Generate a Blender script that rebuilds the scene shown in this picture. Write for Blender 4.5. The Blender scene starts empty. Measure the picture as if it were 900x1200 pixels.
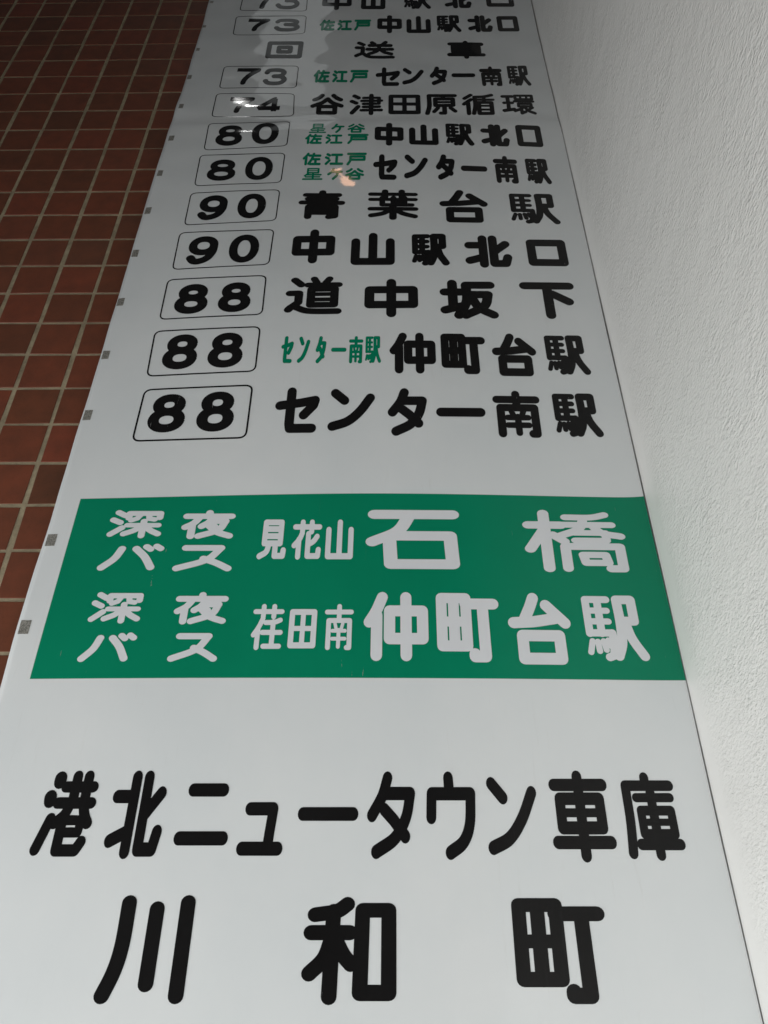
import bpy, math, random
import numpy as np
from mathutils import Matrix, Vector
from mathutils.geometry import delaunay_2d_cdt

scene = bpy.context.scene
col = scene.collection
random.seed(7)

# ------------------------------------------------------------------ camera
XL, XR = -0.631, 0.4565            # left and right edge of the hanging sheet, metres from the camera's axis
WALL_Y = 1.18                      # front of the tiled wall
EYE = 1.5                          # height of the lens above the ground

RIPPLES = [(0.000100, -54.83, 21.50, 5.95), (0.000204, -20.50, 47.08, 0.80), (0.000403, 21.38, 25.86, 4.96),
           (0.000105, 46.58, 33.45, 2.70), (0.000242, 13.80, 39.92, 2.49), (0.000093, -26.48, 32.92, 6.89)]

def sheet_y(x, h):
    """Depth of the hanging sheet's front face at x, h (h = height above the lens)."""
    x = np.asarray(x, float); h = np.asarray(h, float)
    t = np.clip((x - XL) / (XR - XL), 0, 1)
    belly = np.sin(np.pi * t ** 0.92) * np.exp(-((h - 1.35) / 0.62) ** 2) * 0.015
    # horizontal fold where the film was creased in the roll
    c = 2.105 + 0.012 * np.sin(3.1 * x + 0.4) - 0.02 * x
    k = (h - c)
    fold = 0.0034 * np.exp(-((k - 0.03) / 0.045) ** 2) + 0.012 * np.tanh(np.maximum(k, -1) * 4) * (k > 0)
    fold2 = 0.0010 * np.exp(-((h - 2.42 - 0.03 * x) / 0.035) ** 2)
    w = 1 / (1 + np.exp(-(h - 1.62) / 0.11))
    rip = w * sum(a * np.sin(p * x + q * h + r) for a, p, q, r in RIPPLES)
    calm = 0.0011 * np.sin(6.2 * h + 2.0 * x) * np.sin(5.1 * x + 0.7) + 0.0004 * np.sin(11 * h - 6 * x + 1) + 0.00012 * np.sin(24 * h + 9 * x + 4)
    edge = 0.0018 * np.exp(-((XR - x) / 0.010)) + 0.0012 * np.exp(-((x - XL) / 0.012)) * np.sin(19 * h)
    edge = edge + 0.002 * np.exp(-((XR - x) / 0.05)) * w
    return 1.158 - belly + fold - fold2 * 0.5 + rip + calm + edge

def edge_x(x, h):
    """The cut edges of the film wander by about a millimetre."""
    x = np.asarray(x, float); h = np.asarray(h, float)
    wl = 0.0009 * np.sin(5.3 * h + 1) + 0.0006 * np.sin(17 * h) + 0.0003 * np.sin(41 * h + 2)
    wr = 0.0005 * np.sin(4.1 * h) + 0.0004 * np.sin(13 * h + 1)
    return x + wl * np.exp(-(x - XL) / 0.02) + wr * np.exp(-(XR - x) / 0.02)

AX_U, AX_N, AX_V = [[0.9998716, -0.0017679, -0.0159284], [0.0141613, 0.562786, 0.8264813], [0.0075032, -0.8266007, 0.5627388]]
cam_data = bpy.data.cameras.new("camera")
cam = bpy.data.objects.new("camera", cam_data)
col.objects.link(cam)
scene.camera = cam
right = Vector((AX_U[0], AX_N[0], AX_V[0]))
down = Vector((AX_U[1], AX_N[1], AX_V[1]))
fwd = Vector((AX_U[2], AX_N[2], AX_V[2]))
m = Matrix.Identity(4)
for i in range(3):
    m[i][0], m[i][1], m[i][2] = right[i], -down[i], -fwd[i]
m.translation = Vector((0, 0, EYE))
cam.matrix_world = m
cam_data.sensor_fit = 'VERTICAL'
cam_data.sensor_height = 24.0
cam_data.sensor_width = 18.0
cam_data.lens = 18.0
cam_data.clip_start = 0.02
cam_data.clip_end = 200

# ------------------------------------------------------------------ light
world = bpy.data.worlds.new("World")
scene.world = world
world.use_nodes = True
bg = world.node_tree.nodes["Background"]
bg.inputs[0].default_value = (0.90, 0.95, 1.0, 1)
bg.inputs[1].default_value = 0.03

def area(name, loc, target, sx, sy, power, color):
    d = bpy.data.lights.new(name, 'AREA')
    d.shape = 'RECTANGLE'; d.size = sx; d.size_y = sy
    d.energy = power; d.color = color
    o = bpy.data.objects.new(name, d)
    o.location = loc
    o.rotation_euler = (Vector(target) - Vector(loc)).to_track_quat('-Z', 'Y').to_euler()
    col.objects.link(o)
    return o

# daylight coming in low from the open side behind the photographer
area("open_side_daylight", (-2.40, 0.40, EYE - 0.85), (0.3, 1.15, EYE - 1.45), 1.2, 0.8, 68, (0.98, 1.0, 0.995))
area("ground_bounce_daylight", (0.0, -1.6, EYE - 0.50), (0.35, 1.10, EYE - 1.0), 1.5, 0.8, 31, (0.97, 1.0, 1.0))
# the lit lamps, and one added pale light, whose reflections show in the glossy film
area("ceiling_strip_light", (-1.329, -1.0, EYE + 6.496), (-0.43, 1.158, EYE + 2.19), 0.14, 0.04, 0.26, (1.0, 1.0, 0.98))
area("added_haze_light", (-0.95, -1.0, EYE + 7.75), (-0.33, 1.158, EYE + 2.7), 0.6, 1.0, 0.7, (0.95, 1.0, 1.0))  # added light, no known fixture; its dim reflection greys the upper left print
area("warm_ceiling_lamp", (-0.420, -1.0, EYE + 5.563), (-0.12, 1.158, EYE + 1.95), 0.11, 0.10, 0.20, (1.0, 0.52, 0.30))

scene.view_settings.view_transform = 'Standard'
scene.view_settings.look = 'None'
scene.view_settings.exposure = 0.1
scene.view_settings.gamma = 1

# ------------------------------------------------------------------ the print, measured on the sheet (metres from the lens axis)
GLYPHS = [
    ('D', '7', [-0.474, 2.9542, -0.4093, 2.9518, -0.4093, 2.8301, -0.4735, 2.8301], 0.01597, 0.02344),
    ('D', '3', [-0.4043, 2.9517, -0.322, 2.9479, -0.3223, 2.8293, -0.4043, 2.83], 0.016, 0.02348),
    ('K', '中', [-0.2466, 2.953, -0.1468, 2.9487, -0.1468, 2.815, -0.2465, 2.8185], 0.01616, 0.02532),
    ('K', '山', [-0.1152, 2.9472, -0.0332, 2.9447, -0.0332, 2.8196, -0.1152, 2.8209], 0.01614, 0.02464),
    ('K', '駅', [0.0261, 2.9446, 0.1188, 2.9422, 0.1186, 2.8103, 0.0261, 2.8159], 0.01381, 0.02101),
    ('K', '北', [0.165, 2.9402, 0.2551, 2.9367, 0.255, 2.8147, 0.1647, 2.8149], 0.01599, 0.02658),
    ('K', '口', [0.3043, 2.9296, 0.3965, 2.9279, 0.3964, 2.8254, 0.3041, 2.8258], 0.01603, 0.0252),
    ('D', '7', [-0.4898, 2.7634, -0.4078, 2.7623, -0.4077, 2.6727, -0.4899, 2.6754], 0.01549, 0.02128),
    ('D', '3', [-0.3951, 2.7621, -0.31, 2.7604, -0.3097, 2.6692, -0.3949, 2.6723], 0.01531, 0.02163),
    ('G', '佐', [-0.2466, 2.7533, -0.1965, 2.7511, -0.1964, 2.6721, -0.2463, 2.6733], 0.0078, 0.01605),
    ('G', '江', [-0.1885, 2.7505, -0.1405, 2.7476, -0.1405, 2.6707, -0.1883, 2.6719], 0.0078, 0.01559),
    ('G', '戸', [-0.1332, 2.7472, -0.079, 2.7438, -0.0791, 2.6684, -0.1332, 2.6704], 0.00777, 0.01527),
    ('K', '中', [-0.0589, 2.7749, 0.0211, 2.7731, 0.021, 2.6453, -0.0589, 2.6505], 0.0155, 0.02337),
    ('K', '山', [0.0358, 2.7661, 0.1143, 2.7628, 0.1142, 2.6443, 0.0358, 2.6447], 0.01545, 0.02413),
    ('K', '駅', [0.1314, 2.7682, 0.2121, 2.7648, 0.2122, 2.6484, 0.1313, 2.6495], 0.01327, 0.01894),
    ('K', '北', [0.2337, 2.7648, 0.3135, 2.7635, 0.3133, 2.6448, 0.2338, 2.6474], 0.01545, 0.02376),
    ('K', '口', [0.3289, 2.7574, 0.3972, 2.7569, 0.3975, 2.6529, 0.3289, 2.6509], 0.01541, 0.02331),
    ('K', '回', [-0.4044, 2.606, -0.2902, 2.6026, -0.2896, 2.4882, -0.4035, 2.4907], 0.01472, 0.02312),
    ('K', '送', [-0.1283, 2.6008, -0.0016, 2.5958, -0.0016, 2.482, -0.1282, 2.4827], 0.01318, 0.01848),
    ('K', '車', [0.1595, 2.593, 0.2789, 2.5908, 0.2786, 2.4741, 0.1595, 2.4789], 0.01488, 0.02053),
    ('D', '7', [-0.4877, 2.4302, -0.4047, 2.4279, -0.4041, 2.3234, -0.4871, 2.3261], 0.01544, 0.02159),
    ('D', '3', [-0.3976, 2.4277, -0.3247, 2.4262, -0.3244, 2.3226, -0.397, 2.3234], 0.0155, 0.02168),
    ('G', '佐', [-0.2454, 2.4141, -0.1972, 2.4136, -0.197, 2.3355, -0.2452, 2.3363], 0.00768, 0.0145),
    ('G', '江', [-0.1894, 2.4136, -0.143, 2.4142, -0.1428, 2.3352, -0.1892, 2.3354], 0.00766, 0.01461),
    ('G', '戸', [-0.136, 2.4142, -0.0811, 2.4125, -0.0811, 2.3355, -0.1358, 2.3352], 0.00769, 0.01458),
    ('K', 'セ', [-0.0597, 2.4271, 0.014, 2.4266, 0.014, 2.3141, -0.0596, 2.3146], 0.01278, 0.02229),
    ('K', 'ン', [0.0199, 2.4238, 0.0852, 2.4239, 0.0851, 2.32, 0.0198, 2.3217], 0.01276, 0.0221),
    ('K', 'タ', [0.1025, 2.4328, 0.1559, 2.4311, 0.1555, 2.3146, 0.1023, 2.3164], 0.01276, 0.02339),
    ('K', 'ー', [0.1676, 2.3888, 0.239, 2.3876, 0.2388, 2.3637, 0.1675, 2.3652], 0.01274, 0.02297),
    ('K', '南', [0.2518, 2.4277, 0.3192, 2.4259, 0.3187, 2.3068, 0.2513, 2.3078], 0.01116, 0.01945),
    ('K', '駅', [0.3331, 2.4312, 0.401, 2.431, 0.4001, 2.305, 0.3325, 2.3064], 0.0109, 0.01845),
    ('D', '7', [-0.4868, 2.2541, -0.4047, 2.2515, -0.4046, 2.1631, -0.4867, 2.1652], 0.01486, 0.01967),
    ('D', '4', [-0.4004, 2.2514, -0.3232, 2.2502, -0.3229, 2.1599, -0.4003, 2.1629], 0.01484, 0.01955),
    ('K', '谷', [-0.2445, 2.27, -0.148, 2.2674, -0.1476, 2.1453, -0.2439, 2.1481], 0.01373, 0.01973),
    ('K', '津', [-0.1326, 2.2669, -0.034, 2.2672, -0.0338, 2.1439, -0.1323, 2.1453], 0.01303, 0.01773),
    ('K', '田', [-0.0205, 2.2615, 0.0719, 2.26, 0.0717, 2.1476, -0.0204, 2.1485], 0.01368, 0.02009),
    ('K', '原', [0.0835, 2.265, 0.1781, 2.2628, 0.1778, 2.1429, 0.0832, 2.1423], 0.01297, 0.01736),
    ('K', '循', [0.1897, 2.2625, 0.2866, 2.2614, 0.286, 2.1412, 0.1893, 2.143], 0.01226, 0.01589),
    ('K', '環', [0.303, 2.2609, 0.3995, 2.2593, 0.3989, 2.1405, 0.3024, 2.141], 0.01094, 0.01545),
    ('D', '8', [-0.4936, 2.0941, -0.4203, 2.0951, -0.4196, 1.9891, -0.493, 1.9894], 0.01905, 0.02185),
    ('D', '0', [-0.396, 2.1069, -0.3222, 2.1074, -0.3209, 1.9922, -0.3948, 1.9939], 0.01891, 0.02221),
    ('G', '星', [-0.2388, 2.0962, -0.191, 2.0943, -0.1906, 2.0426, -0.2384, 2.0449], 0.00486, 0.00658),
    ('G', 'ヶ', [-0.1774, 2.094, -0.1411, 2.0934, -0.1408, 2.0414, -0.1771, 2.0423], 0.00637, 0.00942),
    ('G', '谷', [-0.1328, 2.0932, -0.0842, 2.0921, -0.084, 2.04, -0.1325, 2.0412], 0.00637, 0.00903),
    ('G', '佐', [-0.2466, 2.041, -0.1997, 2.0384, -0.1996, 1.987, -0.2463, 1.9886], 0.00654, 0.01039),
    ('G', '江', [-0.1908, 2.0381, -0.1436, 2.037, -0.1435, 1.9851, -0.1907, 1.9868], 0.00651, 0.01033),
    ('G', '戸', [-0.1306, 2.0366, -0.0736, 2.0356, -0.0736, 1.9833, -0.1305, 1.9846], 0.00649, 0.01037),
    ('K', '中', [-0.0572, 2.099, 0.0219, 2.0915, 0.0218, 1.9727, -0.057, 1.9762], 0.01632, 0.02213),
    ('K', '山', [0.0368, 2.0859, 0.1167, 2.0814, 0.1165, 1.9775, 0.0368, 1.9817], 0.01628, 0.02134),
    ('K', '駅', [0.1342, 2.0916, 0.2129, 2.0881, 0.2124, 1.9731, 0.1339, 1.978], 0.01398, 0.01712),
    ('K', '北', [0.2323, 2.0893, 0.3097, 2.0822, 0.3092, 1.9693, 0.2317, 1.9738], 0.01636, 0.02169),
    ('K', '口', [0.3294, 2.0835, 0.398, 2.0781, 0.3977, 1.9711, 0.3289, 1.9748], 0.01628, 0.02178),
    ('D', '8', [-0.4937, 1.923, -0.4189, 1.9226, -0.4182, 1.8225, -0.4927, 1.8223], 0.01805, 0.02106),
    ('D', '0', [-0.3948, 1.9303, -0.3222, 1.9292, -0.322, 1.8225, -0.3943, 1.823], 0.01806, 0.02024),
    ('G', '佐', [-0.2464, 1.9463, -0.1971, 1.946, -0.1967, 1.8824, -0.2461, 1.884], 0.00679, 0.01185),
    ('G', '江', [-0.1879, 1.9457, -0.1377, 1.9434, -0.1376, 1.8817, -0.1875, 1.8822], 0.00679, 0.01179),
    ('G', '戸', [-0.1293, 1.9431, -0.0764, 1.9416, -0.0763, 1.8815, -0.1292, 1.8817], 0.00677, 0.01131),
    ('G', '星', [-0.2415, 1.8717, -0.1884, 1.8699, -0.1883, 1.816, -0.2416, 1.8184], 0.00508, 0.00694),
    ('G', 'ヶ', [-0.1774, 1.8697, -0.1371, 1.8696, -0.137, 1.8148, -0.1774, 1.8156], 0.00663, 0.01009),
    ('G', '谷', [-0.1312, 1.8697, -0.0816, 1.8695, -0.0814, 1.8133, -0.1311, 1.8147], 0.00664, 0.00983),
    ('K', 'セ', [-0.0591, 1.9343, 0.005, 1.9301, 0.005, 1.8117, -0.059, 1.8143], 0.01404, 0.02379),
    ('K', 'ン', [0.0216, 1.9334, 0.0849, 1.9312, 0.0847, 1.815, 0.0216, 1.8184], 0.01402, 0.02398),
    ('K', 'タ', [0.105, 1.9348, 0.1552, 1.9328, 0.1548, 1.8116, 0.1048, 1.8143], 0.01403, 0.02401),
    ('K', 'ー', [0.1697, 1.8805, 0.2387, 1.878, 0.2386, 1.8521, 0.1696, 1.8546], 0.01404, 0.02399),
    ('K', '南', [0.2557, 1.9287, 0.319, 1.9245, 0.3187, 1.7993, 0.2552, 1.8015], 0.01229, 0.01994),
    ('K', '駅', [0.3372, 1.918, 0.4007, 1.9149, 0.4002, 1.797, 0.3368, 1.8004], 0.01205, 0.01922),
    ('D', '9', [-0.4936, 1.7581, -0.4203, 1.7577, -0.4201, 1.6543, -0.4929, 1.653], 0.01948, 0.02171),
    ('D', '0', [-0.3949, 1.7598, -0.3241, 1.7612, -0.3237, 1.6565, -0.3947, 1.6564], 0.01942, 0.0216),
    ('K', '青', [-0.2441, 1.7737, -0.125, 1.7683, -0.1248, 1.645, -0.2435, 1.6485], 0.01763, 0.01888),
    ('K', '葉', [-0.0715, 1.7724, 0.0579, 1.7701, 0.0577, 1.6387, -0.0713, 1.6419], 0.01754, 0.01768),
    ('K', '台', [0.1084, 1.7687, 0.2288, 1.766, 0.2285, 1.6307, 0.1082, 1.6315], 0.01903, 0.02117),
    ('K', '駅', [0.2793, 1.7575, 0.4023, 1.7563, 0.402, 1.6293, 0.279, 1.6299], 0.01649, 0.01716),
    ('D', '9', [-0.4947, 1.5882, -0.4216, 1.589, -0.421, 1.4817, -0.4944, 1.4819], 0.01963, 0.02133),
    ('D', '0', [-0.3951, 1.5905, -0.3239, 1.5914, -0.3233, 1.483, -0.3945, 1.4828], 0.01939, 0.02141),
    ('K', '中', [-0.2453, 1.6061, -0.1436, 1.6048, -0.1433, 1.4745, -0.2447, 1.4749], 0.02026, 0.02488),
    ('K', '山', [-0.1054, 1.5898, -0.0023, 1.5894, -0.0023, 1.4674, -0.1052, 1.4669], 0.02006, 0.02453),
    ('K', '駅', [0.034, 1.5856, 0.1251, 1.5855, 0.1251, 1.4658, 0.034, 1.4644], 0.01723, 0.01924),
    ('K', '北', [0.1615, 1.5804, 0.2718, 1.583, 0.2718, 1.4632, 0.1616, 1.4612], 0.02007, 0.0239),
    ('K', '口', [0.3082, 1.5694, 0.4022, 1.5715, 0.4023, 1.4742, 0.3082, 1.4719], 0.02023, 0.02404),
    ('D', '8', [-0.495, 1.4119, -0.4197, 1.4121, -0.4196, 1.3118, -0.4948, 1.3114], 0.02152, 0.02201),
    ('D', '8', [-0.3964, 1.4124, -0.3232, 1.4129, -0.3232, 1.313, -0.3963, 1.3121], 0.02128, 0.02185),
    ('K', '道', [-0.2467, 1.4277, -0.1187, 1.4293, -0.1188, 1.3011, -0.2467, 1.2994], 0.01806, 0.01774),
    ('K', '中', [-0.0699, 1.4179, 0.0494, 1.4203, 0.0495, 1.2936, -0.0699, 1.291], 0.02087, 0.02308),
    ('K', '坂', [0.0977, 1.4178, 0.2253, 1.4206, 0.2255, 1.2912, 0.0977, 1.2887], 0.02092, 0.02309),
    ('K', '下', [0.2783, 1.4146, 0.4026, 1.417, 0.4027, 1.2954, 0.2784, 1.2937], 0.02102, 0.02316),
    ('D', '8', [-0.4932, 1.2466, -0.4189, 1.2473, -0.4195, 1.1445, -0.4938, 1.1435], 0.02125, 0.02071),
    ('D', '8', [-0.3964, 1.2474, -0.3222, 1.2487, -0.3228, 1.146, -0.3971, 1.1447], 0.02104, 0.0206),
    ('G', 'セ', [-0.2424, 1.2345, -0.2166, 1.2341, -0.2168, 1.154, -0.2427, 1.1544], 0.00723, 0.01153),
    ('G', 'ン', [-0.2067, 1.234, -0.1819, 1.2338, -0.1821, 1.1536, -0.2069, 1.1538], 0.00722, 0.01154),
    ('G', 'タ', [-0.1692, 1.2337, -0.1473, 1.2336, -0.1474, 1.1533, -0.1694, 1.1535], 0.00721, 0.01154),
    ('G', 'ー', [-0.1367, 1.2004, -0.1043, 1.2004, -0.1043, 1.1853, -0.1367, 1.1853], 0.0072, 0.01156),
    ('G', '南', [-0.0998, 1.2336, -0.0692, 1.2337, -0.0692, 1.1533, -0.0999, 1.1532], 0.00634, 0.00972),
    ('G', '駅', [-0.0659, 1.2338, -0.0312, 1.234, -0.0312, 1.1535, -0.0659, 1.1533], 0.00618, 0.00926),
    ('K', '仲', [-0.0137, 1.2451, 0.0836, 1.2455, 0.0836, 1.125, -0.0137, 1.1249], 0.01703, 0.02157),
    ('K', '町', [0.0943, 1.2442, 0.1894, 1.2445, 0.1895, 1.1241, 0.0944, 1.1239], 0.01704, 0.02157),
    ('K', '台', [0.2021, 1.2466, 0.2953, 1.2468, 0.2954, 1.1212, 0.2022, 1.1212], 0.01707, 0.02159),
    ('K', '駅', [0.3122, 1.2442, 0.4036, 1.2442, 0.4036, 1.1257, 0.3123, 1.126], 0.01472, 0.01736),
    ('D', '8', [-0.4939, 1.0746, -0.4192, 1.0763, -0.4199, 0.976, -0.4946, 0.9741], 0.02169, 0.02017),
    ('D', '8', [-0.396, 1.0785, -0.3213, 1.0803, -0.3218, 0.9757, -0.3967, 0.9738], 0.02155, 0.0201),
    ('K', 'セ', [-0.2415, 1.0875, -0.1527, 1.0874, -0.153, 0.9673, -0.242, 0.9675], 0.01791, 0.02224),
    ('K', 'ン', [-0.1345, 1.0841, -0.0422, 1.0843, -0.0423, 0.9706, -0.1347, 0.9707], 0.01783, 0.02225),
    ('K', 'タ', [-0.0167, 1.0842, 0.0619, 1.0846, 0.0619, 0.9599, -0.0167, 0.9598], 0.01776, 0.02222),
    ('K', 'ー', [0.0792, 1.0338, 0.1774, 1.0341, 0.1774, 1.0084, 0.0793, 1.0082], 0.01777, 0.02232),
    ('K', '南', [0.1931, 1.0806, 0.288, 1.0808, 0.2881, 0.958, 0.1932, 0.958], 0.01566, 0.01877),
    ('K', '駅', [0.3098, 1.0764, 0.4046, 1.0759, 0.4047, 0.9599, 0.3099, 0.9604], 0.01533, 0.0179),
    ('W', '深', [-0.5205, 0.7921, -0.4214, 0.7907, -0.4215, 0.7298, -0.5204, 0.7309], 0.01196, 0.01025),
    ('W', '夜', [-0.3871, 0.7903, -0.2912, 0.7892, -0.2914, 0.7271, -0.3872, 0.7278], 0.01326, 0.01133),
    ('W', 'バ', [-0.5227, 0.7201, -0.4095, 0.719, -0.4096, 0.6634, -0.5227, 0.6641], 0.01365, 0.01135),
    ('W', 'ス', [-0.3898, 0.7171, -0.2859, 0.7164, -0.2861, 0.6612, -0.39, 0.6616], 0.01355, 0.01125),
    ('W', '見', [-0.2449, 0.7683, -0.1943, 0.7679, -0.1945, 0.6847, -0.2451, 0.6849], 0.00883, 0.01171),
    ('W', '花', [-0.1848, 0.7679, -0.1327, 0.7676, -0.133, 0.6846, -0.1851, 0.6847], 0.00837, 0.01108),
    ('W', '山', [-0.1249, 0.7675, -0.0759, 0.7673, -0.0761, 0.6845, -0.1251, 0.6846], 0.00879, 0.01163),
    ('W', '石', [-0.0574, 0.788, 0.1164, 0.7871, 0.1166, 0.6654, -0.0575, 0.6664], 0.02266, 0.01847),
    ('W', '橋', [0.2254, 0.7898, 0.4079, 0.7897, 0.4077, 0.6596, 0.2256, 0.6605], 0.01924, 0.01495),
    ('W', '深', [-0.5162, 0.6221, -0.4282, 0.6217, -0.4283, 0.5626, -0.5162, 0.5627], 0.01061, 0.00955),
    ('W', '夜', [-0.3738, 0.6216, -0.2838, 0.6214, -0.284, 0.561, -0.374, 0.561], 0.01179, 0.01058),
    ('W', 'バ', [-0.5173, 0.5471, -0.426, 0.5471, -0.4261, 0.4944, -0.5174, 0.4944], 0.01208, 0.01054),
    ('W', 'ス', [-0.3711, 0.5471, -0.29, 0.5472, -0.2901, 0.4947, -0.3711, 0.4945], 0.01202, 0.0105),
    ('W', '荏', [-0.2394, 0.5988, -0.1872, 0.5988, -0.1874, 0.5156, -0.2396, 0.5155], 0.00765, 0.00864),
    ('W', '田', [-0.178, 0.5892, -0.1322, 0.5892, -0.1323, 0.5186, -0.1782, 0.5186], 0.00848, 0.01013),
    ('W', '南', [-0.1194, 0.5987, -0.0712, 0.5987, -0.0712, 0.5157, -0.1195, 0.5156], 0.00745, 0.00853),
    ('W', '仲', [-0.0543, 0.6216, 0.0526, 0.6209, 0.0527, 0.4962, -0.0544, 0.4969], 0.01761, 0.01923),
    ('W', '町', [0.0658, 0.6201, 0.171, 0.6192, 0.1712, 0.4933, 0.0659, 0.4941], 0.01755, 0.0192),
    ('W', '台', [0.1843, 0.6204, 0.2873, 0.6195, 0.2875, 0.4906, 0.1844, 0.4915], 0.0175, 0.01918),
    ('W', '駅', [0.306, 0.6161, 0.4072, 0.6153, 0.4074, 0.4956, 0.3062, 0.4963], 0.01505, 0.01535),
    ('K', '港', [-0.5198, 0.3222, -0.4375, 0.3224, -0.4376, 0.2023, -0.5199, 0.202], 0.01368, 0.01568),
    ('K', '北', [-0.4149, 0.3225, -0.3347, 0.3227, -0.3348, 0.2006, -0.415, 0.2002], 0.01362, 0.01819),
    ('K', 'ニ', [-0.3165, 0.3042, -0.2392, 0.3045, -0.2393, 0.2189, -0.3166, 0.2185], 0.01357, 0.01817),
    ('K', 'ュ', [-0.226, 0.2779, -0.1607, 0.2783, -0.1608, 0.2059, -0.2261, 0.2056], 0.0134, 0.01778),
    ('K', 'ー', [-0.1425, 0.2736, -0.0552, 0.2741, -0.0552, 0.2507, -0.1425, 0.2502], 0.01352, 0.01813),
    ('K', 'タ', [-0.0428, 0.3226, 0.0269, 0.323, 0.0269, 0.2027, -0.0428, 0.2023], 0.01349, 0.01808),
    ('K', 'ウ', [0.0412, 0.323, 0.1144, 0.3234, 0.1145, 0.2021, 0.0412, 0.2017], 0.01347, 0.01807),
    ('K', 'ン', [0.1285, 0.3173, 0.2031, 0.3176, 0.2032, 0.207, 0.1286, 0.2066], 0.01344, 0.01805),
    ('K', '車', [0.2198, 0.3251, 0.3092, 0.3255, 0.3093, 0.1998, 0.22, 0.1994], 0.01367, 0.01696),
    ('K', '庫', [0.3237, 0.323, 0.4048, 0.3233, 0.4049, 0.2024, 0.3238, 0.2021], 0.01242, 0.0146),
    ('K', '川', [-0.3889, 0.155, -0.273, 0.1557, -0.2734, 0.0302, -0.3894, 0.0293], 0.01922, 0.01713),
    ('K', '和', [-0.1243, 0.1545, -0.0007, 0.1553, -0.0007, 0.0312, -0.1244, 0.0303], 0.01907, 0.01709),
    ('K', '町', [0.1536, 0.1552, 0.2785, 0.1559, 0.2783, 0.0332, 0.1535, 0.0323], 0.01896, 0.01706),
]
FRAMES = [
    ([-0.5192, 2.9762, -0.3001, 2.9667, -0.2964, 2.8163, -0.5192, 2.8224], 1),
    ([-0.5257, 2.7794, -0.2941, 2.782, -0.2912, 2.6537, -0.5216, 2.6505], 1),
    ([-0.5227, 2.443, -0.2951, 2.4396, -0.2932, 2.3076, -0.5207, 2.3089], 1),
    ([-0.5238, 2.2761, -0.2955, 2.272, -0.2882, 2.1448, -0.5212, 2.1471], 1),
    ([-0.5224, 2.1064, -0.2952, 2.1123, -0.2938, 1.9814, -0.5174, 1.971], 1),
    ([-0.5232, 1.9464, -0.2954, 1.9453, -0.2953, 1.8086, -0.5176, 1.8025], 1),
    ([-0.5217, 1.7711, -0.2947, 1.7759, -0.2938, 1.645, -0.5179, 1.6359], 1),
    ([-0.5236, 1.6056, -0.2947, 1.6087, -0.2943, 1.474, -0.5195, 1.4672], 1.1),
    ([-0.5235, 1.4311, -0.2964, 1.4338, -0.2935, 1.3033, -0.52, 1.2974], 1.2),
    ([-0.5229, 1.2598, -0.2935, 1.2643, -0.2916, 1.1338, -0.5177, 1.1272], 1.3),
    ([-0.5144, 1.0891, -0.293, 1.095, -0.2925, 0.9583, -0.5155, 0.9552], 1.4),
]
MARKS = [(-0.6188, 0.5567, 0.017, 0.0249), (-0.6188, 0.7289, 0.0175, 0.0247), (-0.6199, 1.0255, 0.0161, 0.0265), (-0.6187, 1.1941, 0.0149, 0.0243), (-0.6209, 1.3626, 0.0153, 0.0252), (-0.6201, 1.5333, 0.0145, 0.0254), (-0.6204, 1.7022, 0.0146, 0.0277), (-0.6187, 1.866, 0.0135, 0.0256), (-0.6169, 2.0348, 0.0144, 0.0244), (-0.6171, 2.2059, 0.0122, 0.0229), (-0.6209, 2.3811, 0.0129, 0.0244), (-0.621, 2.5576, 0.0106, 0.0176), (-0.6227, 2.7132, 0.0114, 0.0157), (-0.6219, 2.8862, 0.0114, 0.0149)]
BAND = [-0.5892, 0.8212, 0.4586, 0.8234, 0.4607, 0.4675, -0.5831, 0.4655]

# ------------------------------------------------------------------ materials
def new_mat(name):
    mt = bpy.data.materials.new(name)
    mt.use_nodes = True
    nt = mt.node_tree
    return mt, nt, nt.nodes["Principled BSDF"]

def noise(nt, scale, detail=3, rough=0.5, vec=None):
    n = nt.nodes.new("ShaderNodeTexNoise")
    n.inputs["Scale"].default_value = scale
    n.inputs["Detail"].default_value = detail
    n.inputs["Roughness"].default_value = rough
    if vec is not None: nt.links.new(vec, n.inputs["Vector"])
    return n

def ramp(nt, fac, stops):
    r = nt.nodes.new("ShaderNodeValToRGB")
    e = r.color_ramp.elements
    while len(e) < len(stops): e.new(0.5)
    for k, (p, c) in enumerate(stops):
        e[k].position = p; e[k].color = (c + (1,)) if len(c) == 3 else c
    nt.links.new(fac, r.inputs[0])
    return r

def texco(nt, out="Object"):
    t = nt.nodes.new("ShaderNodeTexCoord")
    return t.outputs[out]

def mapping(nt, vec, scale=(1, 1, 1), rot=(0, 0, 0)):
    mp = nt.nodes.new("ShaderNodeMapping")
    mp.inputs["Scale"].default_value = scale
    mp.inputs["Rotation"].default_value = rot
    nt.links.new(vec, mp.inputs["Vector"])
    return mp.outputs[0]

def bump(nt, bsdf, height, strength, dist):
    b = nt.nodes.new("ShaderNodeBump")
    b.inputs["Strength"].default_value = strength
    b.inputs["Distance"].default_value = dist
    nt.links.new(height, b.inputs["Height"])
    nt.links.new(b.outputs[0], bsdf.inputs["Normal"])
    return b

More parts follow.
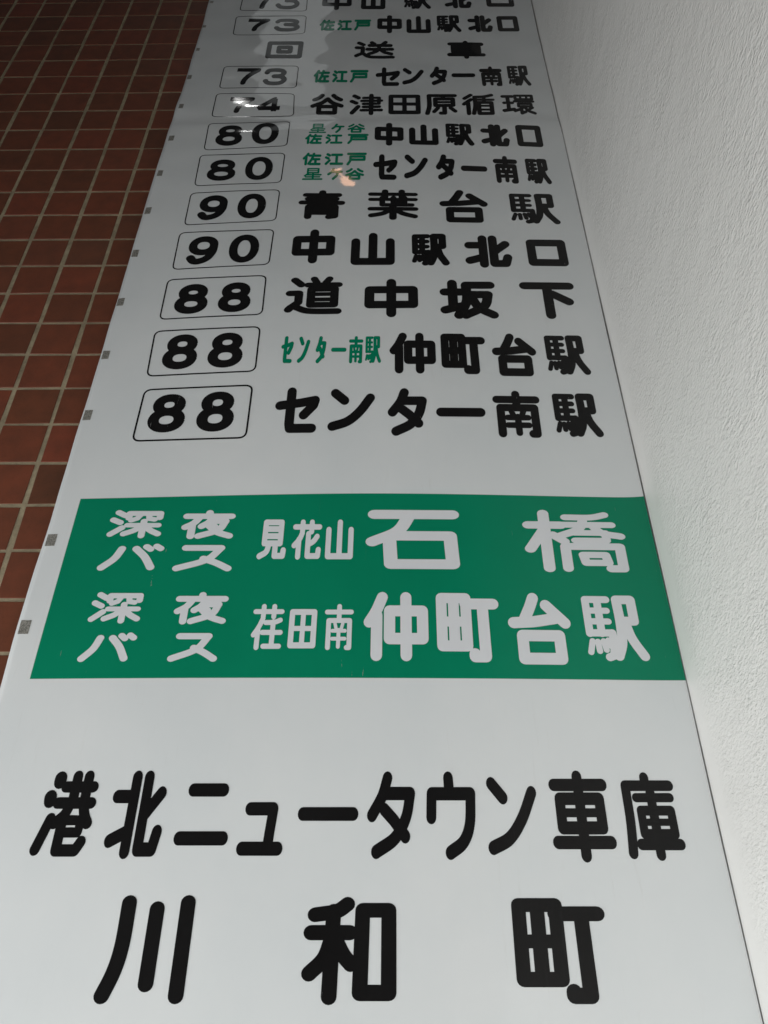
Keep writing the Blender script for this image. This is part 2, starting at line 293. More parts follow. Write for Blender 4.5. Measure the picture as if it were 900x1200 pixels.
def film_mat(name, c1, c2, rough=0.03, spec=0.5, chips=None):
    mt, nt, b = new_mat(name)
    v = texco(nt)
    n = noise(nt, 5.5, 4, 0.55, mapping(nt, v, (1, 1, 0.8)))
    r = ramp(nt, n.outputs[0], [(0.32, c1), (0.68, c2)])
    col_out = r.outputs[0]
    # faint handling marks: long thin scuffs and a little grime in patches
    s1 = noise(nt, 26, 5, 0.75, mapping(nt, v, (4.0, 1, 0.35), (0, math.radians(8), 0)))
    s2 = noise(nt, 2.7, 3, 0.6, v)
    r1 = ramp(nt, s1.outputs[0], [(0.60, (0, 0, 0)), (0.78, (1, 1, 1))])
    r2 = ramp(nt, s2.outputs[0], [(0.42, (0, 0, 0)), (0.68, (1, 1, 1))])
    mu = nt.nodes.new("ShaderNodeMath"); mu.operation = 'MULTIPLY'
    nt.links.new(r1.outputs[0], mu.inputs[0]); nt.links.new(r2.outputs[0], mu.inputs[1])
    mg = nt.nodes.new("ShaderNodeMix"); mg.data_type = 'RGBA'
    sc = nt.nodes.new("ShaderNodeMath"); sc.operation = 'MULTIPLY'; sc.inputs[1].default_value = 0.35 if chips is None else 0.10
    nt.links.new(mu.outputs[0], sc.inputs[0]); nt.links.new(sc.outputs[0], mg.inputs[0])
    nt.links.new(col_out, mg.inputs[6]); mg.inputs[7].default_value = (0.52, 0.50, 0.46, 1) if chips is None else (0.10, 0.10, 0.10, 1)
    col_out = mg.outputs[2]
    if chips is not None:
        c1 = noise(nt, 95, 4, 0.7, mapping(nt, v, (2.2, 1, 0.22), (0, math.radians(-9), 0)))
        c2 = noise(nt, 3.4, 2, 0.5, v)
        q1 = ramp(nt, c1.outputs[0], [(0.69, (0, 0, 0)), (0.71, (1, 1, 1))])
        q2 = ramp(nt, c2.outputs[0], [(0.56, (0, 0, 0)), (0.60, (1, 1, 1))])
        cm = nt.nodes.new("ShaderNodeMath"); cm.operation = 'MULTIPLY'
        nt.links.new(q1.outputs[0], cm.inputs[0]); nt.links.new(q2.outputs[0], cm.inputs[1])
        mc = nt.nodes.new("ShaderNodeMix"); mc.data_type = 'RGBA'
        nt.links.new(cm.outputs[0], mc.inputs[0]); nt.links.new(col_out, mc.inputs[6]); mc.inputs[7].default_value = chips
        col_out = mc.outputs[2]
    nt.links.new(col_out, b.inputs["Base Color"])
    rr = ramp(nt, s1.outputs[0], [(0.35, (rough,) * 3), (0.8, (rough + 0.02,) * 3)])
    nt.links.new(rr.outputs[0], b.inputs["Roughness"])
    b.inputs["Specular IOR Level"].default_value = spec
    # faint cockle of the film
    f = noise(nt, 16, 2, 0.4, mapping(nt, v, (1, 1, 1.6)))
    bump(nt, b, f.outputs[0], 0.05, 0.003)
    return mt

M_FILM = film_mat("white_film", (0.700, 0.720, 0.722), (0.745, 0.755, 0.752))
M_BLACK = film_mat("black_ink", (0.0085, 0.0080, 0.0080), (0.012, 0.0115, 0.0115), 0.06, 0.2, (0.3, 0.3, 0.3, 1))
M_GREEN = film_mat("green_ink", (0.003, 0.208, 0.108), (0.0035, 0.225, 0.118), 0.06, 0.2, (0.3, 0.3, 0.3, 1))
M_WHITE = film_mat("white_ink", (0.71, 0.715, 0.735), (0.75, 0.75, 0.765))

M_MARK, nt, b = new_mat("grey_tape")
v = texco(nt)
n1 = noise(nt, 420, 2, 0.6, v)
r = ramp(nt, n1.outputs[0], [(0.38, (0.19, 0.18, 0.16)), (0.62, (0.40, 0.38, 0.34))])
nt.links.new(r.outputs[0], b.inputs["Base Color"])
b.inputs["Roughness"].default_value = 0.45
b.inputs["Metallic"].default_value = 0.3

# glazed red-brown wall tile, every tile fired a little differently
M_TILE, nt, b = new_mat("red_brown_tile")
info = nt.nodes.new("ShaderNodeObjectInfo")
v = texco(nt)
add = nt.nodes.new("ShaderNodeVectorMath"); add.operation = 'ADD'
nt.links.new(v, add.inputs[0]); nt.links.new(info.outputs["Location"], add.inputs[1])
r1 = ramp(nt, info.outputs["Random"], [(0.0, (0.130, 0.052, 0.030)), (0.3, (0.190, 0.058, 0.033)), (0.55, (0.155, 0.056, 0.031)),
                                       (0.8, (0.205, 0.058, 0.034)), (1.0, (0.150, 0.060, 0.036))])
n1 = noise(nt, 22, 4, 0.6, add.outputs[0])
n2 = noise(nt, 260, 3, 0.7, add.outputs[0])
mx = nt.nodes.new("ShaderNodeMix"); mx.data_type = 'RGBA'; mx.blend_type = 'MULTIPLY'
mx.inputs[0].default_value = 1.0
r2 = ramp(nt, n1.outputs[0], [(0.3, (0.80, 0.86, 0.88)), (0.7, (1.12, 1.05, 1.0))])
nt.links.new(r1.outputs[0], mx.inputs[6]); nt.links.new(r2.outputs[0], mx.inputs[7])
mx2 = nt.nodes.new("ShaderNodeMix"); mx2.data_type = 'RGBA'; mx2.blend_type = 'MULTIPLY'
mx2.inputs[0].default_value = 1.0
r3 = ramp(nt, n2.outputs[0], [(0.25, (0.72, 0.72, 0.72)), (0.42, (1, 1, 1))])
nt.links.new(mx.outputs[2], mx2.inputs[6]); nt.links.new(r3.outputs[0], mx2.inputs[7])
nt.links.new(mx2.outputs[2], b.inputs["Base Color"])
b.inputs["Roughness"].default_value = 0.42
b.inputs["Specular IOR Level"].default_value = 0.3
bump(nt, b, n1.outputs[0], 0.25, 0.003)

M_GROUT, nt, b = new_mat("grout")
v = texco(nt)
n1 = noise(nt, 30, 5, 0.65, v)
r = ramp(nt, n1.outputs[0], [(0.3, (0.23, 0.185, 0.118)), (0.7, (0.42, 0.345, 0.225))])
nt.links.new(r.outputs[0], b.inputs["Base Color"])
b.inputs["Roughness"].default_value = 0.9
n2 = noise(nt, 350, 3, 0.7, v)
bump(nt, b, n2.outputs[0], 0.6, 0.002)

# white wall with a sprayed, orange-peel relief that dies out to a smooth strip at the corner
M_WALL, nt, b = new_mat("white_relief_paint")
v = texco(nt)
sep = nt.nodes.new("ShaderNodeSeparateXYZ"); nt.links.new(v, sep.inputs[0])
vm = mapping(nt, v, (1, 0.58, 1.0))
n1 = noise(nt, 205, 2, 0.5, vm); n1.inputs["Distortion"].default_value = 0.25
n2 = noise(nt, 70, 2, 0.5, vm)
mr = nt.nodes.new("ShaderNodeMath"); mr.operation = 'MULTIPLY_ADD'
mr.inputs[1].default_value = 0.7
nt.links.new(n2.outputs[0], mr.inputs[0]); nt.links.new(n1.outputs[0], mr.inputs[2])
wob = noise(nt, 14, 3, 0.6, v)
ms = nt.nodes.new("ShaderNodeMath"); ms.operation = 'MULTIPLY_ADD'; ms.inputs[1].default_value = 0.05
nt.links.new(wob.outputs[0], ms.inputs[0]); nt.links.new(sep.outputs["Y"], ms.inputs[2])
fade = nt.nodes.new("ShaderNodeMapRange")
fade.inputs["From Min"].default_value = 1.150; fade.inputs["From Max"].default_value = 1.105
fade.inputs["To Min"].default_value = 0.04; fade.inputs["To Max"].default_value = 1.0
nt.links.new(ms.outputs[0], fade.inputs["Value"])
mm = nt.nodes.new("ShaderNodeMath"); mm.operation = 'MULTIPLY'
nt.links.new(mr.outputs[0], mm.inputs[0]); nt.links.new(fade.outputs[0], mm.inputs[1])
bump(nt, b, mm.outputs[0], 1.0, 0.0036)
big = noise(nt, 2.2, 4, 0.6, v)
fd = noise(nt, 9, 3, 0.6, v)
fr = nt.nodes.new("ShaderNodeMapRange"); fr.inputs["From Min"].default_value = 0.3; fr.inputs["From Max"].default_value = 0.7
fr.inputs["To Min"].default_value = 0.45; fr.inputs["To Max"].default_value = 1.15
nt.links.new(fd.outputs[0], fr.inputs["Value"])
m3 = nt.nodes.new("ShaderNodeMath"); m3.operation = 'MULTIPLY'
nt.links.new(mm.outputs[0], m3.inputs[0]); nt.links.new(fr.outputs[0], m3.inputs[1])
for l in list(nt.links):
    if l.to_node.type == 'BUMP' and l.to_socket.name == 'Height': nt.links.new(m3.outputs[0], l.to_socket)
r = ramp(nt, big.outputs[0], [(0.3, (0.80, 0.785, 0.755)), (0.7, (0.845, 0.832, 0.805))])
nt.links.new(r.outputs[0], b.inputs["Base Color"])
b.inputs["Roughness"].default_value = 0.5

# ------------------------------------------------------------------ helpers
def mesh_obj(name, verts, faces, mat, parent=None, smooth=False):
    me = bpy.data.meshes.new(name)
    me.from_pydata([tuple(p) for p in verts], [], faces)
    me.materials.append(mat)
    if smooth: me.polygons.foreach_set("use_smooth", [True] * len(me.polygons))
    me.update()
    o = bpy.data.objects.new(name, me)
    col.objects.link(o)
    if parent is not None: o.parent = parent
    return o

# ------------------------------------------------------------------ tiled wall
PITCH_X, PITCH_Z = 0.101, 0.1
GX, GZ = -0.702, 0.0205                 # one vertical and one horizontal joint, from the lens
JX, JZ, REC = 0.0104, 0.0070, 0.0016
X0, X1 = -2.42, 0.462
wall = mesh_obj("tiled_wall",
    [(X0, WALL_Y + REC, 0), (X1, WALL_Y + REC, 0), (X1, WALL_Y + REC, 6), (X0, WALL_Y + REC, 6),
     (X0, WALL_Y + 0.2, 0), (X1, WALL_Y + 0.2, 0), (X1, WALL_Y + 0.2, 6), (X0, WALL_Y + 0.2, 6)],
    [(0, 1, 2, 3), (5, 4, 7, 6), (4, 0, 3, 7), (1, 5, 6, 2), (3, 2, 6, 7), (4, 5, 1, 0)], M_GROUT)
wall["label"] = "dark red-brown tiled wall with sandy joints to the left behind the hanging sign"
wall["category"] = "wall"

def tile_geo(w, h, jag):
    """Pillowed square tile: back at y = 0, face at -(REC + a little)."""
    d = REC + 0.0005
    rings = [(0, 0.0), (0, -d + 0.0007), (0.0003, -d + 0.0002), (0.0012, -d)]
    vs, fs = [], []
    for ins, y in rings:
        for k, (sx, sz) in enumerate(((-1, -1), (1, -1), (1, 1), (-1, 1))):
            vs.append((sx * (w / 2 - ins) + jag[k] * (1 if y else 0), y, sz * (h / 2 - ins) + jag[3 - k] * 0.8))
    for r in range(3):
        for k in range(4):
            a, b2 = r * 4 + k, r * 4 + (k + 1) % 4
            fs.append((a, b2, b2 + 4, a + 4))
    fs.append((12, 13, 14, 15))
    return vs, fs

tile_meshes = []
for k in range(8):
    jag = [random.uniform(-0.0007, 0.0007) for _ in range(4)]
    vs, fs = tile_geo(PITCH_X - JX + random.uniform(-0.0006, 0.0006), PITCH_Z - JZ + random.uniform(-0.0006, 0.0006), jag)
    me = bpy.data.meshes.new("tile"); me.from_pydata(vs, [], fs); me.materials.append(M_TILE); me.update()
    tile_meshes.append((me, vs, fs))

def to_px(x, y, h):
    p = [AX_U[i] * x + AX_N[i] * y + AX_V[i] * h for i in range(3)]
    return 450 + 900 * p[0] / p[2], 600 + 900 * p[1] / p[2], p[2]

near, far = [], []
for i in range(-17, 12):
    cx = GX + (i + 0.5) * PITCH_X
    if cx + PITCH_X / 2 > X1: continue
    for j in range(-15, 44):
        ch = GZ + (j + 0.5) * PITCH_Z
        z = EYE + ch
        if z < 0.05 or z > 5.95: continue
        px, py, dz = to_px(cx, WALL_Y, ch)
        in_view = dz > 0 and -60 < px < 900 and -30 < py < 1230 and cx < XL + 0.16 and cx > -1.9
        (near if in_view else far).append((cx, z, dz))
near.sort(key=lambda t: t[2])
far += near[290:]; near = near[:290]
for cx, z, _ in near:
    me, vs, fs = random.choice(tile_meshes)
    o = bpy.data.objects.new("tile", me)
    o.location = (cx + random.uniform(-.0010, .0010), WALL_Y + REC + 0.0005 + random.uniform(-.0003, .0003), z + random.uniform(-.0010, .0010))
    o.rotation_euler = (random.uniform(-.004, .004), random.uniform(-.008, .008), random.uniform(-.004, .004))
    col.objects.link(o); o.parent = wall
V, Fc = [], []
for cx, z, _ in far:
    me, vs, fs = random.choice(tile_meshes)
    b0 = len(V)
    V += [(p[0] + cx, p[1] + WALL_Y + REC + 0.0005, p[2] + z) for p in vs]
    Fc += [tuple(b0 + q for q in f) for f in fs]
o = mesh_obj("outer_tiles", V, Fc, M_TILE, wall)
o["kind"] = "stuff"

# ------------------------------------------------------------------ white side wall
SX = 0.4588
side = mesh_obj("white_wall",
    [(SX, -2.2, 0), (SX, WALL_Y + 0.2, 0), (SX, WALL_Y + 0.2, 6), (SX, -2.2, 6),
     (SX + 0.15, -2.2, 0), (SX + 0.15, WALL_Y + 0.2, 0), (SX + 0.15, WALL_Y + 0.2, 6), (SX + 0.15, -2.2, 6)],
    [(0, 1, 2, 3), (5, 4, 7, 6), (4, 0, 3, 7), (1, 5, 6, 2), (3, 2, 6, 7), (4, 5, 1, 0)], M_WALL)
side["label"] = "off-white painted wall with orange-peel relief standing at the right of the sign"
side["category"] = "wall"

# ------------------------------------------------------------------ hanging sheet
def P(x, h, off):
    """Points on the sheet's face, off metres in front of it."""
    x = np.asarray(x, float); h = np.asarray(h, float)
    return np.stack([x, sheet_y(x, h) - off, h + EYE], -1)

def face_normals(x, h):
    e = 0.002
    dx = (sheet_y(x + e, h) - sheet_y(x - e, h)) / (2 * e)
    dh = (sheet_y(x, h + e) - sheet_y(x, h - e)) / (2 * e)
    nn = np.stack([dx, -np.ones_like(dx), dh], -1)
    return (nn / np.linalg.norm(nn, axis=1)[:, None]).tolist()

def grid_faces(nx, nz, base=0, flip=False):
    out = []
    for j in range(nz - 1):
        for i in range(nx - 1):
            a = base + j * nx + i
            f = (a, a + 1, a + nx + 1, a + nx)
            out.append(f[::-1] if flip else f)
    return out

xs = np.concatenate([np.linspace(XL, XR - 0.05, 112), np.linspace(XR - 0.05, XR, 16)[1:]])
hs = np.concatenate([np.linspace(-0.75, 0.4, 60), np.linspace(0.4, 1.5, 140)[1:], np.linspace(1.5, 3.25, 300)[1:]])
gx, gh = np.meshgrid(xs, hs)
nx, nz = len(xs), len(hs)
gx = edge_x(gx, gh)
front = P(gx.ravel(), gh.ravel(), 0.0)
back = front.copy(); back[:, 1] += 0.0006
verts = np.concatenate([front, back])
faces = grid_faces(nx, nz) + grid_faces(nx, nz, nx * nz, True)
N = nx * nz
for j in range(nz - 1):
    a = j * nx; faces.append((a, a + nx, a + nx + N, a + N))
    a = j * nx + nx - 1; faces.append((a + nx, a, a + N, a + nx + N))
for i in range(nx - 1):
    faces.append((i + 1, i, i + N, i + 1 + N))
    a = (nz - 1) * nx + i; faces.append((a, a + 1, a + 1 + N, a + N))
sheet = mesh_obj("destination_roll", verts, faces, M_FILM, None, True)
sheet["label"] = "tall glossy white bus destination sheet printed with black and green Japanese lettering"
sheet["category"] = "sign"

# green band
bx0 = (BAND[0] + BAND[6]) / 2; bx1 = XR - 0.0002
bt = (BAND[1] + BAND[3]) / 2; bb = (BAND[5] + BAND[7]) / 2
bxs = np.concatenate([np.linspace(bx0, bx1 - 0.05, 100), np.linspace(bx1 - 0.05, bx1, 16)[1:]])
bhs = np.linspace(bb, bt, 50)
gx, gh = np.meshgrid(bxs, bhs)
# the print's long edges wander very slightly
t = (gh - bb) / (bt - bb)
gh = gh + (t * (0.0028 * np.sin(5 * gx + 1.9) - 0.001) + (1 - t) * 0.0020 * np.sin(4 * gx + 2.0)) + 0.0035 * np.exp(-(bx1 - gx) / 0.018) * (0.4 + t)
gx = edge_x(gx, gh)
band = mesh_obj("green_band", P(gx.ravel(), gh.ravel(), 0.00030), grid_faces(len(bxs), len(bhs)), M_GREEN, sheet, True)
band["label"] = "wide green band with white late-night bus lettering"

# ------------------------------------------------------------------ lettering (strokes, 0..100 across and down; ~ marks a curve, a number| the brush share)
SHUI = "8,4 22,15;0,34 15,44;2,97 22,64;"
REN = "~24,0 13,24 0,44;14,32 14,100;"
SKEL = {
'中': "0,24 100,24 100,72 0,72 0,24;50,0 50,100",
'山': "50,0 50,97;0,22 0,99 100,99 100,22",
'駅': "0.8|3,0 3,60;0.8|3,0 44,0;0.8|26,0 26,60;0.7|3,20 42,20;0.7|3,39 42,39;0.8|3,59 46,59;0.85|46,59 47,78 43,97 34,100;0.62|6,73 0,92;0.62|16,74 17,90;0.62|27,73 30,88;0.55|36,71 39,82;64,0 92,0 92,38 66,38;~64,0 65,40 62,75 52,98;~74,38 82,68 100,98",
'北': "37,0 37,100;0,27 37,27;0,86 37,73;64,0 64,97 94,97 100,74;64,54 97,22",
'口': "0,0 100,0 100,100 0,100 0,0",
'佐': REN + "34,17 100,17;~60,0 50,50 32,96;54,52 96,52;74,52 74,98;42,99 100,99",
'江': SHUI + "38,9 96,9;66,9 66,94;32,96 100,96",
'戸': "0,0 100,0;14,26 94,26 94,56 14,56;~14,26 13,65 0,100",
'回': "0,0 100,0 100,100 0,100 0,0;32,32 68,32 68,66 32,66 32,32",
'送': "6,5 19,17;0,37 17,37 17,72 0,90;~17,72 34,95 60,99 100,99;42,2 50,14;80,0 72,14;36,21 94,21;30,46 98,46;~64,21 58,55 34,78;~66,48 78,66 96,77",
'車': "3,11 97,11;12,29 88,29 88,66 12,66 12,29;0.7|12,47 88,47;0,84 100,84;50,0 50,100",
'セ': "0,38 60,31 100,24 96,38 70,64;31,0 31,86 34,99 95,99",
'ン': "4,2 30,24;~0,98 40,84 72,56 100,16",
'タ': "~40,0 26,26 0,52;32,22 100,22;~100,22 88,55 60,82 12,100;32,44 56,58 86,80",
'ー': "0,50 100,50",
'南': "0,14 100,14;50,0 50,32;8,100 8,35 94,35 94,100 84,100;0.7|34,42 39,54;0.7|66,42 61,54;0.75|24,60 76,60;0.75|24,79 76,79;0.8|50,58 50,98",
'谷': "~30,0 20,14 4,26;~70,0 82,14 96,24;~50,20 32,42 0,62;~50,20 68,42 100,60;22,64 78,64 78,98 22,98 22,64",
'津': SHUI + "0.8|40,15 92,15 92,49 40,49;0.8|34,32 100,32;0.8|40,66 93,66;0.8|33,83 100,83;66,0 66,100",
'田': "0,0 100,0 100,100 0,100 0,0;0.9|50,0 50,100;0.85|0,50 100,50",
'原': "8,2 100,2;~8,2 8,60 0,100;0.8|62,4 54,20;30,21 92,21 92,57 30,57 30,21;0.7|30,39 92,39;61,57 61,98 48,98;0.9|38,70 24,90;0.9|82,70 98,88",
'循': "25,0 3,20;25,26 0,52;14,46 14,100;~96,0 70,9 38,11;~38,11 38,60 31,99;0.8|38,27 100,27;0.8|70,10 69,42;50,43 93,43 93,99 50,99 50,43;0.65|50,61 93,61;0.65|50,80 93,80",
'環': "0,8 32,8;0.9|2,44 30,44;0,84 34,77;16,8 16,80;0.8|42,3 98,3 98,23 42,23 42,3;0.6|60,3 60,23;0.6|80,3 80,23;0.8|38,35 100,35;0.8|50,48 92,48 92,62 50,62 50,48;0.9|~68,62 54,76 36,85;0.9|58,74 58,98 70,90;0.9|~68,62 80,84 100,98;0.8|95,68 82,78",
'星': "22,0 80,0 80,40 22,40 22,0;0.7|22,20 80,20;25,48 8,68;18,59 94,59;0.9|14,79 88,79;0,100 100,100;52,46 52,98",
'ヶ': "~36,0 24,28 0,54;28,28 100,28;~70,28 66,64 38,100",
'青': "0.85|8,11 92,11;0.85|14,27 86,27;0.9|0,43 100,43;50,0 50,43;18,100 18,60 84,60 84,97 70,100;0.7|18,73 84,73;0.7|18,86 84,86",
'葉': "0.8|0,11 100,11;0.9|32,0 32,22;0.9|70,0 70,22;0.75|0,31 100,31;0.8|26,24 26,52 92,52;0.8|51,24 51,44;0.8|76,24 76,44;0.75|51,42 76,42;0.85|0,67 100,67;50,56 50,100;0.9|~46,68 28,84 2,92;0.9|~54,68 72,84 98,94",
'台': "~42,0 34,16 22,36;0,42 40,40 84,34;66,12 100,42;15,63 86,63 86,100 15,100 15,63",
'道': "8,3 22,18;0,44 19,44 19,72 3,88 0,93;~12,84 34,96 60,99 100,99;0.9|48,0 54,12;0.9|80,0 73,12;0.9|36,19 100,19;0.8|66,19 62,30;44,32 92,32 92,80 44,80 44,32;0.7|44,48 92,48;0.7|44,64 92,64",
'坂': "0,28 35,28;17,0 17,76;0,84 34,72;46,6 98,6;~46,6 46,56 28,100;48,36 92,36;~92,36 82,72 42,100;~56,44 72,78 100,99",
'下': "0,0 100,0;50,0 50,100;60,28 94,54",
'仲': REN + "38,24 100,24 100,72 38,72 38,24;69,0 69,100",
'町': "0.95|0,0 47,0 47,82 0,82 0,0;0.97|23.5,0 23.5,82;0.9|0,41 47,41;46,10 100,10;79,10 80,99 60,99 60,95",
'深': "8,0 24,14;0,32 16,44;0,94 22,66;32,24 32,4 98,4 98,22;0.9|56,10 50,26 38,34;0.9|74,10 76,27 88,30;0.9|32,55 98,55;66,38 66,100;~62,56 50,76 28,92;~70,56 82,76 100,92",
'夜': "0,15 100,15;50,0 50,15;~29,20 18,44 0,62;15,48 15,100;~58,22 50,42 36,58;54,36 88,36;~88,36 74,74 32,99;~50,52 72,82 100,98;0.7|60,48 67,57",
'バ': "~30,12 20,58 0,100;~56,12 74,50 88,98;0.9|74,2 82,14;0.9|92,0 100,11",
'ス': "12,4 82,4;~82,4 56,60 0,99;~50,54 76,74 100,99",
'見': "16,0 84,0 84,62 16,62 16,0;16,20 84,20;16,41 84,41;~36,62 28,86 0,99;64,62 64,98 98,98 100,82",
'花': "0,14 100,14;30,0 30,28;68,0 68,28;~30,32 20,50 0,68;18,50 18,100;56,34 56,98 98,98 100,80;~92,42 78,56 56,66",
'石': "4,0 98,0;~46,2 32,34 2,56;22,44 94,44 96,100 24,100 22,44",
'橋': "0,22 36,22;18,0 18,100;18,28 0,66;0.9|26,40 38,52;0.8|~86,2 70,7 42,7;0.8|34,21 92,21;0.85|~62,8 56,28 34,42;0.85|~70,21 80,36 100,42;0.75|50,36 84,36 84,50 50,50;0.9|38,100 38,61 97,61 97,100 84,100;0.8|56,76 80,76 82,90 58,90 56,76",
'荏': "0,13 100,13;30,0 30,26;70,0 70,26;~30,30 18,50 0,70;15,54 15,100;~96,34 75,39 42,40;32,64 100,64;70,38 70,94;40,97 98,97",
'港': "1.25|22,3 22,8;1.25|9,29 10,34;20,58 2,98;59,0 59,36;84,0 84,36;38,15 98,15;28,37 100,37;~56,37 48,52 30,64;~84,37 90,52 100,64;0.85|46,60 86,60 84,76 46,76;46,62 46,99 86,99 95,88",
'ニ': "18,0 90,0;0,100 100,100",
'ュ': "14,0 80,0 74,62 71,100;0,100 100,100",
'ウ': "46,0 48,22;2,54 4,22 100,22;~100,22 95,62 78,86 46,100",
'庫': "5,11 98,11;48,0 48,11;~5,11 5,50 3,75 0,98;0.85|24,27 96,27;0.9|30,44 93,44 93,74 30,74 30,44;0.65|30,59 93,59;20,87 100,87;56,20 56,100",
'川': "~16,0 16,45 11,74 0,100;57,7 57,88;100,0 100,100",
'和': "~46,0 32,8 4,12;0,32 50,32;28,8 26,100;~26,40 18,60 0,76;~32,40 42,56 52,66;66,7 100,7 100,96 64,96 66,7",
'8': "o50,23,42,23;o50,73,50,27",
'0': "o50,50,50,50",
'9': "o50,30,48,30;~98,30 95,60 74,88 40,100 16,97 0,82",
'7': "0,0 96,0 100,2;~98,0 64,34 42,70 36,100",
'3': "~2,20 14,4 50,0 84,6 94,24 78,42 40,46;~40,46 82,50 100,72 84,94 48,100 16,95 0,78",
'4': "72,100 72,0;66,0 78,0;~70,0 40,34 0,72;0,76 100,76",
}

def catmull(pts, n=10):
    p = [2 * np.array(pts[0]) - np.array(pts[1])] + [np.array(q) for q in pts] + [2 * np.array(pts[-1]) - np.array(pts[-2])]
    out = []
    for i in range(1, len(p) - 2):
        for k in range(n):
            t = k / n
            out.append(0.5 * ((2 * p[i]) + (-p[i - 1] + p[i + 1]) * t + (2 * p[i - 1] - 5 * p[i] + 4 * p[i + 1] - p[i + 2]) * t * t
                              + (-p[i - 1] + 3 * p[i] - 3 * p[i + 1] + p[i + 2]) * t ** 3))
    out.append(p[-2])
    return out

def parse(s):
    out = []
    for st in s.split(";"):
        st = st.strip()
        if not st: continue
        share = 1.0
        if "|" in st:
            a, st = st.split("|"); share = float(a)
        if st[0] == "o":
            cx, cy, rx, ry = [float(q) for q in st[1:].split(",")]
            pts = []
            for k in range(41):
                a = 2 * math.pi * k / 40
                c, s2 = math.cos(a), math.sin(a)
                pts.append((cx + rx * math.copysign(abs(c) ** 0.93, c), cy + ry * math.copysign(abs(s2) ** 0.93, s2)))
            out.append((share, "curve", pts))
            continue
        curve = st[0] == "~"
        if curve: st = st[1:]
        pts = [tuple(float(q) for q in w.split(",")) for w in st.split()]
        if curve and len(pts) > 2: out.append((share, "curve", catmull(pts)))
        else: out.append((share, "line", pts))
    return out

def disc(c, r, n=14):
    return [(c[0] + r * math.cos(2 * math.pi * k / n), c[1] + r * math.sin(2 * math.pi * k / n)) for k in range(n)]

def polys_for(strokes, fit, wx, wy, caps=True):
    """Convex pieces of every stroke, as swept by an elliptical brush wx by wy."""
    out = []
    for share, kind, pts in strokes:
        r = share * 0.5
        q = [np.array(fit(x, y)) / (wx, wy) for x, y in pts]
        for k in range(len(q) - 1):
            d = q[k + 1] - q[k]
            L = np.hypot(*d)
            if L < 1e-6: continue
            nrm = np.array((-d[1], d[0])) / L * r
            n = max(1, int(np.hypot(d[0] * wx, d[1] * wy) / 0.008))
            for j in range(n):
                a, b2 = q[k] + d * j / n, q[k] + d * (j + 1) / n
                out.append([a + nrm, a - nrm, b2 - nrm, b2 + nrm])
        for k, c in enumerate(q):
            end = k in (0, len(q) - 1)
            if end and not caps: continue
            out.append(disc(c, r, 16 if (kind == "line" or end) else 12))
    return [[(p[0] * wx, p[1] * wy) for p in poly] for poly in out]

def print_on_sheet(name, polys, mat, parent, off, cell=0.011):
    """Union of the pieces, cut finely enough to follow the sheet."""
    vs, fs, pieces = [], [], []
    K = 64.0                      # work in larger numbers for the triangulation
    cell *= K
    for poly in polys:
        b0 = len(vs)
        area2 = sum(poly[k][0] * poly[(k + 1) % len(poly)][1] - poly[(k + 1) % len(poly)][0] * poly[k][1] for k in range(len(poly)))
        if area2 < 0: poly = poly[::-1]
        pieces.append(poly)
        vs += [Vector((p[0] * K, p[1] * K)) for p in poly]
        fs.append(list(range(b0, b0 + len(poly))))
    ax = [p[0] for p in vs]; ay = [p[1] for p in vs]
    gxs = np.arange(min(ax) + cell / 2, max(ax), cell); gys = np.arange(min(ay) + cell / 2, max(ay), cell)
    vs += [Vector((x + 1e-3 * math.sin(y * 911), y)) for x in gxs for y in gys]
    rv, re, rf, ov, oe, of = delaunay_2d_cdt(vs, [], fs, 0, 1e-5, True)
    # keep the triangles whose middle lies inside one of the (convex) pieces
    R = np.array([(p[0], p[1]) for p in rv]); T = np.array([f[:3] for f in rf])
    mid = R[T].mean(axis=1)
    inside = np.zeros(len(T), bool)
    for poly in pieces:
        q = np.array(poly) * K
        e = np.roll(q, -1, axis=0) - q
        d = e[:, 0] * (mid[:, 1, None] - q[:, 1]) - e[:, 1] * (mid[:, 0, None] - q[:, 0])
        inside |= (d > -5e-4).all(axis=1)
    keep = [rf[k] for k in np.nonzero(inside)[0]]
    used = sorted({i for f in keep for i in f})
    idx = {i: k for k, i in enumerate(used)}
    pts = P([rv[i][0] / K for i in used], [rv[i][1] / K for i in used], off)
    o = mesh_obj(name, pts, [tuple(idx[i] for i in f) for f in keep], mat, parent, True)
    o.data.normals_split_custom_set_from_vertices(face_normals(pts[:, 0], pts[:, 2] - EYE))
    return o

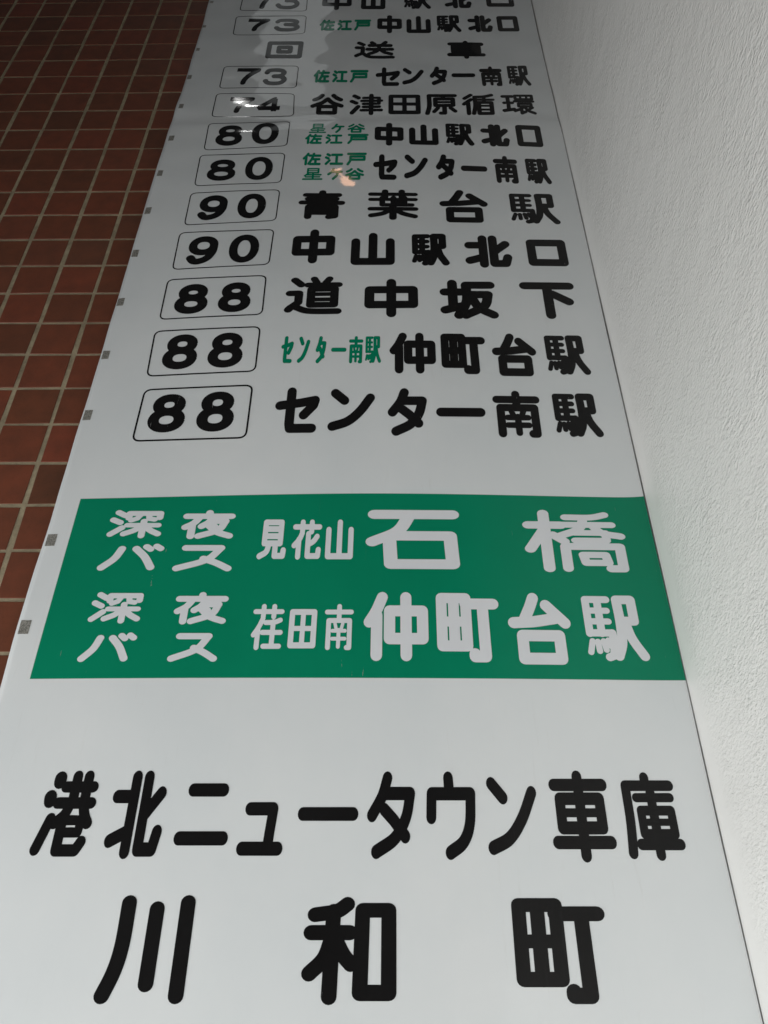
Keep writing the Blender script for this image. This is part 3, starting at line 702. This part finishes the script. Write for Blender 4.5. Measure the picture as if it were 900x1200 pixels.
mats = {'K': M_BLACK, 'D': M_BLACK, 'G': M_GREEN, 'W': M_WHITE}
for kind, ch, q, wx, wy in GLYPHS:
    wx, wy = wx * 1.06, wy * 1.05
    A, B, Cc, Dd = [np.array(q[k:k + 2]) for k in (0, 2, 4, 6)]   # top left, top right, bottom right, bottom left
    wd = (np.hypot(*(B - A)) + np.hypot(*(Cc - Dd))) / 2
    ht = (np.hypot(*(A - Dd)) + np.hypot(*(B - Cc))) / 2
    mx_, my_ = min(0.48, wx / 2 / wd), min(0.48, wy / 2 / ht)
    def fit(x, y, A=A, B=B, C=Cc, D=Dd, mx_=mx_, my_=my_):
        s = mx_ + (1 - 2 * mx_) * x / 100
        t = my_ + (1 - 2 * my_) * y / 100
        return (A * (1 - s) + B * s) * (1 - t) + (D * (1 - s) + C * s) * t
    if ch == 'ー': wy = min(wy, ht)
    polys = polys_for(parse(SKEL[ch]), fit, wx, wy, caps=(kind != 'D'))
    on_band = kind == 'W'
    o = print_on_sheet("digit" if kind == 'D' else "character", polys, mats[kind], band if on_band else sheet, 0.00062 if on_band else 0.00036)
    if kind == 'G': o["label"] = "small green character"

# thin rounded frames round the route numbers
for (q, lw) in FRAMES:
    P4 = [np.array(q[k:k + 2]) for k in (0, 2, 4, 6)]
    pts = []
    rad = 0.016
    for k in range(4):
        c, a, b2 = P4[k], P4[k - 1], P4[(k + 1) % 4]
        da = (a - c) / np.hypot(*(a - c)); db = (b2 - c) / np.hypot(*(b2 - c))
        s, e = c + da * rad, c + db * rad
        for j in range(7):
            t = j / 6
            pts.append((1 - t) ** 2 * s + 2 * t * (1 - t) * c + t * t * e)
    pts.append(pts[0])
    w = 0.0027 * lw
    polys = polys_for([(1.0, "curve", pts)], lambda x, y: (x, y), w, w * 1.1)
    print_on_sheet("number_frame", polys, M_BLACK, sheet, 0.00036, 0.03)

# grey tape marks along the left margin
for (x, h, w, ht) in MARKS:
    gx, gh = np.meshgrid(np.linspace(x - w / 2, x + w / 2, 5), np.linspace(h - ht / 2, h + ht / 2, 6))
    pts = P(gx.ravel(), gh.ravel(), 0.0005)
    n_ = len(pts)
    bk = P(gx.ravel(), gh.ravel(), 0.0001)
    fcs = grid_faces(5, 6)
    ring = [0, 1, 2, 3, 4, 9, 14, 19, 24, 29, 28, 27, 26, 25, 20, 15, 10, 5]
    fcs += [(ring[k - 1] + n_, ring[k] + n_, ring[k], ring[k - 1]) for k in range(len(ring))]
    mesh_obj("edge_mark", np.concatenate([pts, bk]), fcs, M_MARK, sheet)
